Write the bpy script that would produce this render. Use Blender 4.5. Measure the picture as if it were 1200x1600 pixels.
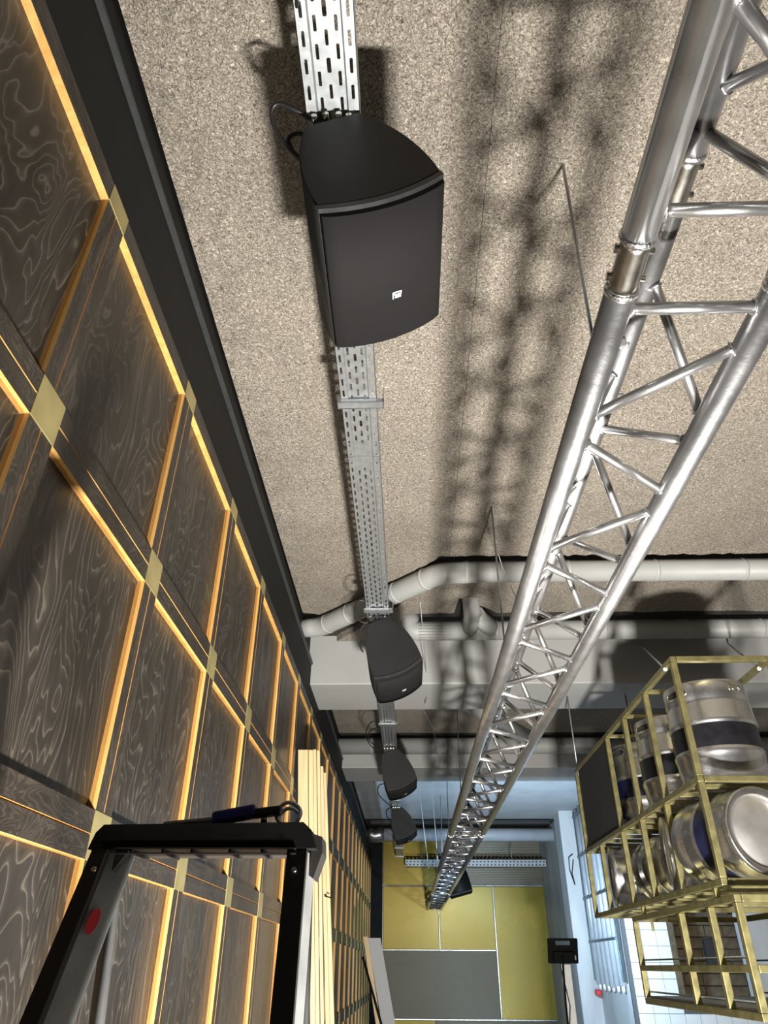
import bpy, bmesh, math, random
from mathutils import Vector, Matrix
random.seed(7)
for o in list(bpy.data.objects): bpy.data.objects.remove(o)
S = bpy.context.scene
C = S.collection

# ------------------------------------------------------------------ camera (origin = eye, floor at z = -1.6)
FL = -1.6
cam = bpy.data.cameras.new('camera'); cam.sensor_fit = 'VERTICAL'; cam.sensor_height = 36.0
cam.lens = 1090.84 / 1600 * 36.0; cam.clip_start = 0.02; cam.clip_end = 100
co = bpy.data.objects.new('camera', cam); C.objects.link(co); S.camera = co
p, yw, rl = math.radians(33.072), math.radians(1.930), math.radians(0.3365)
fw = Vector((-math.sin(yw)*math.cos(p), math.cos(yw)*math.cos(p), math.sin(p)))
rt = Vector((math.cos(yw), math.sin(yw), 0)); up = rt.cross(fw)
r2 = math.cos(rl)*rt + math.sin(rl)*up; u2 = -math.sin(rl)*rt + math.cos(rl)*up
co.matrix_world = Matrix(((r2.x,u2.x,-fw.x,0),(r2.y,u2.y,-fw.y,0),(r2.z,u2.z,-fw.z,0),(0,0,0,1)))

# ------------------------------------------------------------------ world, lights, exposure
w = bpy.data.worlds.new('world'); S.world = w; w.use_nodes = True
w.node_tree.nodes['Background'].inputs[0].default_value = (0.75, 0.82, 1.0, 1)
w.node_tree.nodes['Background'].inputs[1].default_value = 0.05
S.view_settings.view_transform = 'Standard'; S.view_settings.look = 'None'
S.view_settings.exposure = 0.0; S.view_settings.gamma = 1.0; S.view_settings.use_curve_mapping = False
def area(name, loc, aim, sx, sy, power, col, spread=180):
    l = bpy.data.lights.new(name, 'AREA'); l.shape = 'RECTANGLE'; l.size = sx; l.size_y = sy
    l.energy = power; l.color = col; l.spread = math.radians(spread)
    o = bpy.data.objects.new(name, l); C.objects.link(o); o.location = loc
    o.rotation_euler = (Vector(aim)-Vector(loc)).to_track_quat('-Z', 'Y').to_euler()
    return o
# building-site floodlight on the floor below the truss (out of frame) and the stand lamp by the column
area('floodlight_glow', (0.55, 0.74, -1.22), (0.72, 5.6, 1.9), 0.22, 0.15, 400, (1.0, 0.965, 0.91))
area('stand_lamp_glow', (1.595, 8.66, 0.135), (1.58, 11.0, 1.15), 0.20, 0.11, 120, (0.52, 0.76, 1.0))

# ------------------------------------------------------------------ materials
MATS = {}
def nt(name):
    m = bpy.data.materials.new(name); m.use_nodes = True; t = m.node_tree
    MATS[name] = m
    return m, t, t.nodes['Principled BSDF']
def N(t, typ, **kw):
    n = t.nodes.new(typ)
    for k, v in kw.items():
        if k in n.inputs: n.inputs[k].default_value = v
        else: setattr(n, k, v)
    return n
def ramp(t, stops):
    r = t.nodes.new('ShaderNodeValToRGB'); e = r.color_ramp.elements
    while len(e) < len(stops): e.new(0.5)
    for i, (pos, c) in enumerate(stops): e[i].position = pos; e[i].color = (*c, 1)
    return r
def plain(name, col, rough=0.5, metal=0.0, var=0.12, scale=30.0, bump=0.0, bscale=200.0, coat=0.0, stretch=None):
    m, t, b = nt(name)
    tc = N(t, 'ShaderNodeTexCoord'); mp = N(t, 'ShaderNodeMapping')
    if stretch: mp.inputs['Scale'].default_value = stretch
    t.links.new(tc.outputs['Object'], mp.inputs[0])
    n = N(t, 'ShaderNodeTexNoise', Scale=scale, Detail=4.0); t.links.new(mp.outputs[0], n.inputs['Vector'])
    r = ramp(t, [(0.3, [c*(1-var) for c in col]), (0.7, [min(1, c*(1+var)) for c in col])])
    t.links.new(n.outputs[0], r.inputs[0]); t.links.new(r.outputs[0], b.inputs['Base Color'])
    rr = N(t, 'ShaderNodeMapRange'); rr.inputs[3].default_value = max(0.02, rough-0.08); rr.inputs[4].default_value = min(1, rough+0.08)
    t.links.new(n.outputs[0], rr.inputs[0]); t.links.new(rr.outputs[0], b.inputs['Roughness'])
    b.inputs['Metallic'].default_value = metal
    if coat: b.inputs['Coat Weight'].default_value = coat
    if bump:
        n2 = N(t, 'ShaderNodeTexNoise', Scale=bscale, Detail=3.0); t.links.new(mp.outputs[0], n2.inputs['Vector'])
        bp = N(t, 'ShaderNodeBump', Strength=bump, Distance=0.004); t.links.new(n2.outputs[0], bp.inputs['Height'])
        t.links.new(bp.outputs[0], b.inputs['Normal'])
    return m
def woodwool(name, dark, mid, light):
    m, t, b = nt(name)
    tc = N(t, 'ShaderNodeTexCoord')
    wn = N(t, 'ShaderNodeTexNoise', Scale=60.0, Detail=2.0); t.links.new(tc.outputs['Object'], wn.inputs['Vector'])
    mx = N(t, 'ShaderNodeMixRGB'); mx.blend_type = 'LINEAR_LIGHT'; mx.inputs[0].default_value = 0.02
    t.links.new(tc.outputs['Object'], mx.inputs[1]); t.links.new(wn.outputs['Color'], mx.inputs[2])
    v = N(t, 'ShaderNodeTexVoronoi', Scale=120.0); t.links.new(mx.outputs[0], v.inputs['Vector'])
    n = N(t, 'ShaderNodeTexNoise', Scale=150.0, Detail=5.0, Roughness=0.75); t.links.new(mx.outputs[0], n.inputs['Vector'])
    big = N(t, 'ShaderNodeTexNoise', Scale=2.2, Detail=5.0, Roughness=0.6); t.links.new(tc.outputs['Object'], big.inputs['Vector'])
    r = ramp(t, [(0.36, dark), (0.5, mid), (0.64, light)]); t.links.new(n.outputs[0], r.inputs[0])
    mr = N(t, 'ShaderNodeMapRange'); mr.inputs[1].default_value = 0.3; mr.inputs[2].default_value = 0.7
    mr.inputs[3].default_value = 0.86; mr.inputs[4].default_value = 1.1
    t.links.new(big.outputs[0], mr.inputs[0])
    m2 = N(t, 'ShaderNodeMixRGB'); m2.blend_type = 'MULTIPLY'; m2.inputs[0].default_value = 1
    t.links.new(r.outputs[0], m2.inputs[1]); t.links.new(mr.outputs[0], m2.inputs[2])
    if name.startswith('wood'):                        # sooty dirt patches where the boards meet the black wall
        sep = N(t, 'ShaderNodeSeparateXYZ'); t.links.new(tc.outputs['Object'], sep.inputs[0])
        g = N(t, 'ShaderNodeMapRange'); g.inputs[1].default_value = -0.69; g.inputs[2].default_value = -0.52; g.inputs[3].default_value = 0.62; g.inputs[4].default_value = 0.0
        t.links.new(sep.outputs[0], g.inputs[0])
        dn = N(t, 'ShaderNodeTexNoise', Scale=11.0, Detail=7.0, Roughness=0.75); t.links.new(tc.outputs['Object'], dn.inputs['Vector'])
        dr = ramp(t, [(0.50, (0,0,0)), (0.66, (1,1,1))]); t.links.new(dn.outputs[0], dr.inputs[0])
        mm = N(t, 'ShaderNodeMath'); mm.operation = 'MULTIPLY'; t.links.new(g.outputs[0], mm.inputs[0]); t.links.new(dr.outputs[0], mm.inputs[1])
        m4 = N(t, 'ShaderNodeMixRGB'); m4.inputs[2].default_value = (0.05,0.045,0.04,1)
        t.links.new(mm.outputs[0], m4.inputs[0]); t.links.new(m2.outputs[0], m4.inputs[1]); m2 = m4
    t.links.new(m2.outputs[0], b.inputs['Base Color'])
    ad = N(t, 'ShaderNodeMath'); ad.operation = 'ADD'; t.links.new(n.outputs[0], ad.inputs[0]); t.links.new(v.outputs['Distance'], ad.inputs[1])
    bp = N(t, 'ShaderNodeBump', Strength=0.9, Distance=0.006); t.links.new(ad.outputs[0], bp.inputs['Height'])
    t.links.new(bp.outputs[0], b.inputs['Normal']); b.inputs['Roughness'].default_value = 0.85
    return m
def stained(name, base, vein, rough, scale=1.0, vertical=True):
    """dark-stained softwood plywood: contour-like lighter grain lines, different on every object"""
    m, t, b = nt(name)
    tc = N(t, 'ShaderNodeTexCoord'); oi = N(t, 'ShaderNodeObjectInfo')
    mp = N(t, 'ShaderNodeMapping'); mp.inputs['Scale'].default_value = (1.0, 2.6*scale, 0.9*scale) if vertical else (1.0, 0.9*scale, 2.6*scale)
    cx = N(t, 'ShaderNodeCombineXYZ'); ml = N(t, 'ShaderNodeMath'); ml.operation = 'MULTIPLY'; ml.inputs[1].default_value = 37.0
    t.links.new(oi.outputs['Random'], ml.inputs[0]); t.links.new(ml.outputs[0], cx.inputs[0])
    t.links.new(ml.outputs[0], cx.inputs[2])
    t.links.new(cx.outputs[0], mp.inputs['Location']); t.links.new(tc.outputs['Object'], mp.inputs[0])
    n = N(t, 'ShaderNodeTexNoise', Scale=2.1, Detail=3.0, Roughness=0.45, Distortion=0.6); t.links.new(mp.outputs[0], n.inputs['Vector'])
    mu = N(t, 'ShaderNodeMath'); mu.operation = 'MULTIPLY'; mu.inputs[1].default_value = 21.0; t.links.new(n.outputs[0], mu.inputs[0])
    fr = N(t, 'ShaderNodeMath'); fr.operation = 'FRACT'; t.links.new(mu.outputs[0], fr.inputs[0])
    r = ramp(t, [(0.0, [c*0.85 for c in base]), (0.5, [c*0.75 for c in base]), (0.82, [c*1.3 for c in base]), (0.93, vein), (1.0, [c*1.1 for c in base])])
    t.links.new(fr.outputs[0], r.inputs[0])
    big = N(t, 'ShaderNodeTexNoise', Scale=3.0, Detail=4.0); t.links.new(mp.outputs[0], big.inputs['Vector'])
    r2_ = ramp(t, [(0.35, (0.75,0.75,0.75)), (0.65, (1.25,1.25,1.25))]); t.links.new(big.outputs[0], r2_.inputs[0])
    fine = N(t, 'ShaderNodeTexNoise', Scale=90.0, Detail=3.0)
    mp2 = N(t, 'ShaderNodeMapping'); mp2.inputs['Scale'].default_value = (1, 1, 0.05) if vertical else (1, 0.05, 1)
    t.links.new(tc.outputs['Object'], mp2.inputs[0]); t.links.new(mp2.outputs[0], fine.inputs['Vector'])
    m1 = N(t, 'ShaderNodeMixRGB'); m1.blend_type = 'MULTIPLY'; m1.inputs[0].default_value = 1
    t.links.new(r.outputs[0], m1.inputs[1]); t.links.new(r2_.outputs[0], m1.inputs[2])
    rf = ramp(t, [(0.3, (0.8,0.8,0.8)), (0.7, (1.15,1.15,1.15))]); t.links.new(fine.outputs[0], rf.inputs[0])
    m3 = N(t, 'ShaderNodeMixRGB'); m3.blend_type = 'MULTIPLY'; m3.inputs[0].default_value = 1
    t.links.new(m1.outputs[0], m3.inputs[1]); t.links.new(rf.outputs[0], m3.inputs[2])
    t.links.new(m3.outputs[0], b.inputs['Base Color'])
    bp = N(t, 'ShaderNodeBump', Strength=0.25, Distance=0.002); t.links.new(fr.outputs[0], bp.inputs['Height'])
    t.links.new(bp.outputs[0], b.inputs['Normal']); b.inputs['Roughness'].default_value = rough
    return m
def pine(name, c1, c2, rough=0.55, axis=2):
    m, t, b = nt(name)
    tc = N(t, 'ShaderNodeTexCoord'); oi = N(t, 'ShaderNodeObjectInfo'); mp = N(t, 'ShaderNodeMapping')
    s = [14, 14, 14]; s[axis] = 0.7; mp.inputs['Scale'].default_value = s
    ml = N(t, 'ShaderNodeMath'); ml.operation = 'MULTIPLY'; ml.inputs[1].default_value = 23.0; t.links.new(oi.outputs['Random'], ml.inputs[0])
    cx = N(t, 'ShaderNodeCombineXYZ')
    for i in range(3): t.links.new(ml.outputs[0], cx.inputs[i])
    t.links.new(cx.outputs[0], mp.inputs['Location']); t.links.new(tc.outputs['Object'], mp.inputs[0])
    n = N(t, 'ShaderNodeTexNoise', Scale=3.0, Detail=4.0, Distortion=0.5); t.links.new(mp.outputs[0], n.inputs['Vector'])
    r = ramp(t, [(0.3, c1), (0.7, c2)]); t.links.new(n.outputs[0], r.inputs[0]); t.links.new(r.outputs[0], b.inputs['Base Color'])
    b.inputs['Roughness'].default_value = rough
    return m
def ribbed(name, col, rough, metal, scale, axis, strength):
    m = plain(name, col, rough, metal, 0.1, 1.5); t = m.node_tree; b = t.nodes['Principled BSDF']
    tc = N(t, 'ShaderNodeTexCoord'); wv = N(t, 'ShaderNodeTexWave', Scale=scale, Distortion=0.3); wv.bands_direction = axis
    t.links.new(tc.outputs['Object'], wv.inputs['Vector'])
    bp = N(t, 'ShaderNodeBump', Strength=strength, Distance=0.004); t.links.new(wv.outputs[0], bp.inputs['Height'])
    t.links.new(bp.outputs[0], b.inputs['Normal'])
    return m
def meshcloth(name, col):
    m, t, b = nt(name)
    tc = N(t, 'ShaderNodeTexCoord'); v = N(t, 'ShaderNodeTexVoronoi', Scale=330.0); v.inputs['Randomness'].default_value = 0.0
    mp = N(t, 'ShaderNodeMapping'); mp.inputs['Scale'].default_value = (1, 1, 0); t.links.new(tc.outputs['Object'], mp.inputs[0])
    t.links.new(mp.outputs[0], v.inputs['Vector'])
    r = ramp(t, [(0.25, [c*0.35 for c in col]), (0.5, col)]); t.links.new(v.outputs['Distance'], r.inputs[0])
    t.links.new(r.outputs[0], b.inputs['Base Color']); b.inputs['Roughness'].default_value = 0.85; b.inputs['Specular IOR Level'].default_value = 0.25
    return m
M = {}
M['ceil'] = woodwool('wood_wool_board', (0.05,0.040,0.030), (0.285,0.248,0.200), (0.62,0.55,0.46))
M['ceilw'] = woodwool('white_plaster_board', (0.25,0.25,0.25), (0.46,0.46,0.46), (0.60,0.60,0.60))
M['soffit'] = plain('dark_soffit', (0.03,0.027,0.024), 0.9)
M['paint'] = plain('grey_paint', (0.36,0.36,0.345), 0.55, var=0.05, scale=3, bump=0.15, bscale=60)
M['pipe'] = plain('grey_pipe_wrap', (0.33,0.335,0.32), 0.5, var=0.06, scale=5, bump=0.3, bscale=35)
M['black'] = plain('black_wall_paint', (0.0065,0.0065,0.006), 0.7, var=0.2, scale=4)
M['black'].node_tree.nodes['Principled BSDF'].inputs['Specular IOR Level'].default_value = 0.2
M['blackedge'] = plain('charcoal_edge_trim', (0.024,0.027,0.027), 0.5, var=0.15)
M['panel'] = stained('stained_plywood', (0.024,0.0195,0.0150), (0.070,0.061,0.048), 0.38)
M['battenV'] = stained('stained_batten_upright', (0.026,0.020,0.0145), (0.045,0.036,0.026), 0.42, 2.5, True)
M['battenH'] = stained('stained_batten_level', (0.026,0.020,0.0145), (0.045,0.036,0.026), 0.42, 2.5, False)
M['raw'] = pine('raw_pine_edge', (0.46,0.24,0.06), (0.62,0.36,0.11), 0.5)
M['pine'] = pine('planed_pine', (0.55,0.39,0.20), (0.68,0.52,0.30), 0.6)
M['brass'] = plain('brushed_brass', (0.50,0.42,0.19), 0.42, 0.75, 0.1, 15)
M['zinc'] = plain('galvanised_steel', (0.37,0.39,0.40), 0.42, 0.75, 0.12, 40)
M['alu'] = plain('scuffed_aluminium', (0.56,0.56,0.565), 0.30, 0.95, 0.12, 12, 0.10, 80)
M['weld'] = plain('weld_bead', (0.85,0.85,0.86), 0.25, 1.0, 0.1, 60, 0.6, 150)
M['steel'] = plain('machined_steel', (0.62,0.60,0.55), 0.22, 1.0, 0.12, 50)
M['spk'] = plain('black_cabinet', (0.005,0.005,0.005), 0.6, var=0.25, scale=6)
M['grille'] = meshcloth('speaker_mesh', (0.012,0.011,0.0115))
M['lip'] = plain('black_plastic_lip', (0.022,0.022,0.023), 0.35)
M['white'] = plain('white_print', (0.8,0.8,0.8), 0.5, var=0.03)
M['cable'] = plain('black_cable', (0.012,0.012,0.012), 0.45)
M['rack'] = plain('yellow_zinc_tube', (0.30,0.265,0.12), 0.40, 0.8, 0.22, 25)
M['keg'] = plain('keg_stainless', (0.60,0.60,0.60), 0.28, 0.97, 0.10, 9, 0.12, 25)
M['kegface'] = plain('keg_end', (0.68,0.66,0.64), 0.38, 0.9, 0.10, 12, 0.2, 14)
M['kegband'] = plain('keg_black_band', (0.006,0.006,0.008), 0.35, var=0.3, scale=20)
M['kegblue'] = plain('keg_blue_band', (0.006,0.008,0.028), 0.35, var=0.3, scale=20)
M['holeshade'] = plain('keg_hole_shade', (0.02,0.02,0.02), 0.7)  # near-black stands for the shade inside the hand holes
M['charboard'] = plain('charcoal_board', (0.022,0.022,0.022), 0.6, var=0.05)
M['yellow'] = ribbed('yellow_sheet', (0.28,0.195,0.002), 0.27, 0.25, 55, 'Z', 0.12)
M['greysheet'] = ribbed('grey_ribbed_sheet', (0.14,0.122,0.078), 0.32, 0.2, 22, 'Z', 0.35)
M['foil'] = plain('foil_strip', (0.42,0.42,0.40), 0.3, 0.9, 0.3, 60, 0.5, 60)
M['conc'] = plain('concrete', (0.52,0.53,0.53), 0.75, var=0.22, scale=3, bump=0.4, bscale=20, stretch=(1,1,0.25))
M['floor'] = plain('concrete_floor', (0.30,0.29,0.27), 0.7, var=0.15, scale=2)
M['wallp'] = plain('pale_plaster', (0.42,0.40,0.37), 0.8, var=0.08, scale=2)
M['tile'] = plain('white_glazed_tile', (0.80,0.82,0.82), 0.15, var=0.03, scale=6)
M['grout'] = plain('dark_grout', (0.10,0.10,0.10), 0.9)
M['brick'] = plain('brown_stone', (0.115,0.082,0.048), 0.8, var=0.35, scale=14, bump=0.7, bscale=30)
M['laddark'] = plain('ladder_dark_shaded', (0.02,0.018,0.016), 0.5, 0.3, 0.1, 20)  # shade on the front rails put into the colour; also dark small parts
M['ladalu'] = plain('ladder_aluminium', (0.30,0.305,0.30), 0.45, 0.6, 0.15, 20)
M['ladcap'] = plain('ladder_black_plastic', (0.004,0.004,0.004), 0.6)
M['ladcap'].node_tree.nodes['Principled BSDF'].inputs['Specular IOR Level'].default_value = 0.12
M['red'] = plain('red_sticker', (0.60,0.02,0.03), 0.4)
M['blue'] = plain('blue_grip', (0.015,0.02,0.16), 0.45)
M['plaster'] = plain('plasterboard_face', (0.42,0.43,0.44), 0.8, var=0.03)
M['conduit'] = plain('conduit_grey', (0.50,0.53,0.56), 0.35, 0.3, 0.08, 10)
M['teal'] = plain('tray_ladder_steel', (0.10,0.14,0.16), 0.4, 0.6, 0.1, 10)
M['duct'] = plain('pale_duct', (0.55,0.58,0.62), 0.4, 0.2, 0.08, 5, 0.2, 10)
M['whitepost'] = plain('white_post', (0.80,0.80,0.76), 0.5, var=0.04)
M['lens'] = None
m, t, b = nt('led_panel'); b.inputs['Base Color'].default_value = (0.9,0.95,1,1); b.inputs['Emission Color'].default_value = (0.75,0.88,1,1); b.inputs['Emission Strength'].default_value = 6.0; M['lens'] = m

# ------------------------------------------------------------------ mesh helpers
class MB:
    def __init__(s): s.v = []; s.f = []; s.m = []; s.s = []
    def add(s, vs, fs, mi=0, smooth=False):
        o = len(s.v); s.v += [tuple(x) for x in vs]
        for f in fs: s.f.append(tuple(i+o for i in f)); s.m.append(mi); s.s.append(smooth)
        return s
    def box(s, lo, hi, mi=0, mis=None):
        (x0,y0,z0),(x1,y1,z1) = lo, hi
        vs = [(x0,y0,z0),(x1,y0,z0),(x1,y1,z0),(x0,y1,z0),(x0,y0,z1),(x1,y0,z1),(x1,y1,z1),(x0,y1,z1)]
        fs = [(0,3,2,1),(4,5,6,7),(0,1,5,4),(1,2,6,5),(2,3,7,6),(3,0,4,7)]   # -z +z -y +x +y -x
        o = len(s.v); s.v += vs
        for k, f in enumerate(fs): s.f.append(tuple(i+o for i in f)); s.m.append(mis[k] if mis else mi); s.s.append(False)
        return s
    def bevbox(s, lo, hi, b, mi=0):
        bm = bmesh.new(); bmesh.ops.create_cube(bm, size=1)
        c = [(lo[i]+hi[i])/2 for i in range(3)]; d = [hi[i]-lo[i] for i in range(3)]
        for v in bm.verts: v.co = Vector([c[i]+v.co[i]*d[i] for i in range(3)])
        bmesh.ops.bevel(bm, geom=list(bm.edges), offset=b, segments=2, affect='EDGES', profile=0.5)
        return s.bm(bm, mi)
    def bm(s, bm, mi=0, smooth=False, mat=None):
        bm.verts.index_update(); o = len(s.v)
        for v in bm.verts: s.v.append(tuple(mat @ v.co if mat else v.co))
        for f in bm.faces: s.f.append(tuple(v.index+o for v in f.verts)); s.m.append(mi); s.s.append(smooth)
        bm.free(); return s
    def path(s, pts, r, n=10, mi=0, caps=True, closed=False):
        pts = [Vector(q) for q in pts]; k = len(pts); rs = r if isinstance(r, (list, tuple)) else [r]*k
        o = len(s.v); a = None
        for i in range(k):
            if closed: d = pts[(i+1) % k]-pts[i-1]
            else: d = pts[min(i+1,k-1)]-pts[max(i-1,0)]
            d.normalize()
            if a is None: a = d.orthogonal().normalized()
            else: a = (a-d*a.dot(d)).normalized()
            b_ = d.cross(a)
            for j in range(n):
                q = 2*math.pi*j/n; s.v.append(tuple(pts[i]+(a*math.cos(q)+b_*math.sin(q))*rs[i]))
        R = k if closed else k-1
        for i in range(R):
            i2 = (i+1) % k
            for j in range(n):
                j2 = (j+1) % n
                s.f.append((o+i*n+j, o+i*n+j2, o+i2*n+j2, o+i2*n+j)); s.m.append(mi); s.s.append(True)
        if caps and not closed:
            s.f.append(tuple(o+j for j in reversed(range(n)))); s.m.append(mi); s.s.append(False)
            s.f.append(tuple(o+(k-1)*n+j for j in range(n))); s.m.append(mi); s.s.append(False)
        return s
    def prism(s, poly, y0, y1, mi=0, axis='Y', cap=None, smooth=False):
        n = len(poly)
        def P(a, b, h): return (a,h,b) if axis == 'Y' else ((a,b,h) if axis == 'Z' else (h,a,b))
        o = len(s.v); s.v += [P(a,b,y0) for a,b in poly]+[P(a,b,y1) for a,b in poly]
        for i in range(n):
            j = (i+1) % n; s.f.append((o+i,o+j,o+n+j,o+n+i)); s.m.append(mi); s.s.append(smooth)
        cm = mi if cap is None else cap
        s.f.append(tuple(o+i for i in reversed(range(n)))); s.m.append(cm); s.s.append(False)
        s.f.append(tuple(o+n+i for i in range(n))); s.m.append(cm); s.s.append(False)
        return s
    def lathe(s, prof, n=32, mi=0, mis=None, mat=None):
        o = len(s.v); k = len(prof)
        for r, z in prof:
            for j in range(n):
                q = 2*math.pi*j/n; v = Vector((r*math.cos(q), r*math.sin(q), z)); s.v.append(tuple(mat @ v if mat else v))
        for i in range(k-1):
            for j in range(n):
                j2 = (j+1) % n; s.f.append((o+i*n+j,o+i*n+j2,o+(i+1)*n+j2,o+(i+1)*n+j)); s.m.append(mis[i] if mis else mi); s.s.append(True)
        return s
    def build(s, name, mats, parent=None, loc=None, fix=True):
        me = bpy.data.meshes.new(name); me.from_pydata(s.v, [], s.f)
        if not isinstance(mats, (list, tuple)): mats = [mats]
        for q in mats: me.materials.append(q)
        me.polygons.foreach_set('material_index', s.m); me.polygons.foreach_set('use_smooth', s.s)
        if fix:
            bm = bmesh.new(); bm.from_mesh(me); bmesh.ops.recalc_face_normals(bm, faces=bm.faces); bm.to_mesh(me); bm.free()
        me.update()
        o = bpy.data.objects.new(name, me); C.objects.link(o)
        if parent: o.parent = parent
        if loc: o.location = loc
        return o
def tag(o, label=None, cat=None, group=None, kind=None):
    if label: o['label'] = label
    if cat: o['category'] = cat
    if group: o['group'] = group
    if kind: o['kind'] = kind
    return o
def empty(name, loc=(0,0,0)):
    o = bpy.data.objects.new(name, None); C.objects.link(o); o.location = loc; o.empty_display_size = 0.1; return o
def inst(name, me, parent=None, loc=(0,0,0), rot=None, scale=None):
    o = bpy.data.objects.new(name, me); C.objects.link(o); o.parent = parent; o.location = loc
    if rot: o.rotation_euler = rot
    if scale: o.scale = scale
    return o
def copy_tree(o, parent=None):
    c = o.copy(); C.objects.link(c); c.parent = parent
    for ch in list(o.children): copy_tree(ch, c)
    return c
def arc(c, r, a0, a1, n, f): return [f(c, r, a0+(a1-a0)*i/n) for i in range(n+1)]

# ================================================================== THE SETTING
CZ = 2.0                     # underside of the ceiling boards
tag(MB().box((-0.9,-3,FL-0.1),(6.2,15,FL)).build('floor', M['floor']), 'grey concrete floor below the frame', kind='structure')
ceiling = tag(MB().box((-0.9,-3,CZ+0.05),(6.2,15,CZ+0.2)).build('ceiling', M['soffit']), 'dark soffit above the ceiling boards', kind='structure')
tag(MB().box((6.0,-3,FL),(6.2,15,CZ+0.1)).build('wall_right', M['wallp']), 'plain right wall outside the frame', kind='structure')
tag(MB().box((-0.9,-3.2,FL),(6.2,-3,CZ+0.1)).build('wall_front', M['wallp']), 'plain wall behind the viewer', kind='structure')

def jag(a, b, n=26, amp=0.012):
    """ragged broken board edge from a to b"""
    out = []
    for i in range(n+1):
        f = i/n; d = Vector((b[0]-a[0], b[1]-a[1])); nn = Vector((-d.y, d.x)).normalized()
        k = 0 if i in (0, n) else random.uniform(-amp, amp)
        out.append((a[0]+d.x*f+nn.x*k, a[1]+d.y*f+nn.y*k))
    return out
def board(poly, mat, th=0.05, z=CZ):
    return MB().prism(poly, z, z+th, axis='Z').build('ceiling_board', mat, ceiling)
sx = 0.262                   # seam between the two near boards
diag = jag((-0.69,4.30),(-0.50,4.37),5)[:-1] + jag((-0.50,4.37),(0.03,3.84),18)[:-1] + jag((0.03,3.84),(0.20,3.55),8)[:-1] + jag((0.20,3.55),(sx-0.0007,3.55),3)
board([(sx-0.0007,-2.9),(-0.69,-2.9)] + diag, M['ceil'])
board([(6.0,-2.9),(sx+0.0007,-2.9)] + jag((sx+0.0007,3.55),(1.9,3.555),50)[:-1] + jag((1.9,3.555),(6.0,3.555),30), M['ceil'])
# strip between the two pipes
board(jag((-0.50,4.80),(0.26,3.80),20) + [(6.0,3.80)] + list(reversed(jag((0.62,4.335),(6.0,4.325),50))) + [(0.55,4.26),(0.35,4.10),(0.33,4.33)] + list(reversed(jag((0.0,4.335),(0.30,4.335),5))) + [(0.0,4.80)], M['ceil'])
for a, b_ in ((-0.69,1.05),(1.054,6.0)):
    board([(b_,5.36),(a,5.36)] + jag((a,7.20),(b_,7.205),30,0.008), M['ceil'])
board([(6.0,8.2),(-0.69,8.2),(-0.69,10.1),(6.0,10.1)], M['ceilw'])
board([(6.0,10.106),(-0.69,10.106)] + jag((-0.69,12.15),(6.0,12.15),40,0.01), M['ceilw'])

for i, (y0,y1,zb,lab) in enumerate(((4.82,5.41,1.681,'deep grey painted ceiling beam nearest the viewer'),(7.60,8.24,1.747,'grey painted ceiling beam behind the first one'))):
    bm_ = MB().bevbox((-0.76,y0,zb),(6.05,y1,CZ+0.06), 0.008)
    tag(bm_.build('trim_%d' % (i+1), M['paint']), lab, kind='structure')

# ------------------------------------------------------------------ left wall: black band above, wood grid below
WF = -0.660                  # front of the battens
WP = -0.679                  # face of the panels
YEND = 14.20
wl = tag(MB().box((-0.9,-3,FL),(-0.70,15,CZ+0.06)).build('wall_left', M['black']), 'left wall, black above and clad in a dark wood grid below', kind='structure')
MB().box((-0.70,-2.9,1.515),(-0.682,14.3,1.826)).build('black_fascia', M['black'], wl)
MB().prism([(-0.70,1.822),(-0.682,1.822),(-0.671,1.833),(-0.671,1.845),(-0.70,1.845)], -2.9, 14.3).build('edge_trim', M['blackedge'], wl)
BW, PY, PZ = 0.093, 0.643, 0.638
Y0 = 0.921
ys = [Y0+PY*k for k in range(-1, 21)]
zs = [-1.095, -0.457, 0.181, 0.819, 1.457]
# shared meshes (built at origin, corner = 0,0,0)
def plank(name, dy, dz, mat, far=False):
    th = WF-WP; e = 0.0012
    mb = MB(); mb.prism([(0,0),(dy,0),(dy,dz),(0,dz)], 0, th, axis='X')
    me_o = mb.build(name, [mat, M['raw']]); me = me_o.data
    for pl in me.polygons:
        if abs(pl.normal.x) < 0.5: pl.material_index = 1
    bpy.data.objects.remove(me_o); return me
hw = (BW-0.0035)/2
vme = plank('upright_plank', hw, PZ-BW, M['battenV']); hme = plank('level_plank', PY-BW, hw, M['battenH'])
tme = plank('top_plank', PY-BW, 0.058, M['battenH'])
vme1 = plank('upright_batten', BW, PZ-BW, M['battenV']); hme1 = plank('level_batten', PY-BW, BW, M['battenH'])
pm_o = MB().bevbox((0,0,0),(WF-WP+0.0025,BW+0.002,BW+0.002),0.0008).build('brass_plate', M['brass']); pme = pm_o.data; bpy.data.objects.remove(pm_o)
pm_o = MB().bevbox((0,0,0),(WF-WP+0.0025,BW+0.002,0.058),0.0008).build('brass_plate', M['brass']); pmet = pm_o.data; bpy.data.objects.remove(pm_o)
pa_o = MB().box((0,0,0),(0.02,PY-BW+0.02,PZ-BW+0.02)).build('panel', M['panel']); pame = pa_o.data; bpy.data.objects.remove(pa_o)
gm_o = MB().box((0,0,0),(0.012,BW,PZ-BW)).build('groove_backing', M['raw']); gvm = gm_o.data; bpy.data.objects.remove(gm_o)
gm_o = MB().box((0,0,0),(0.012,PY-BW,BW)).build('groove_backing', M['raw']); ghm = gm_o.data; bpy.data.objects.remove(gm_o)
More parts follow.
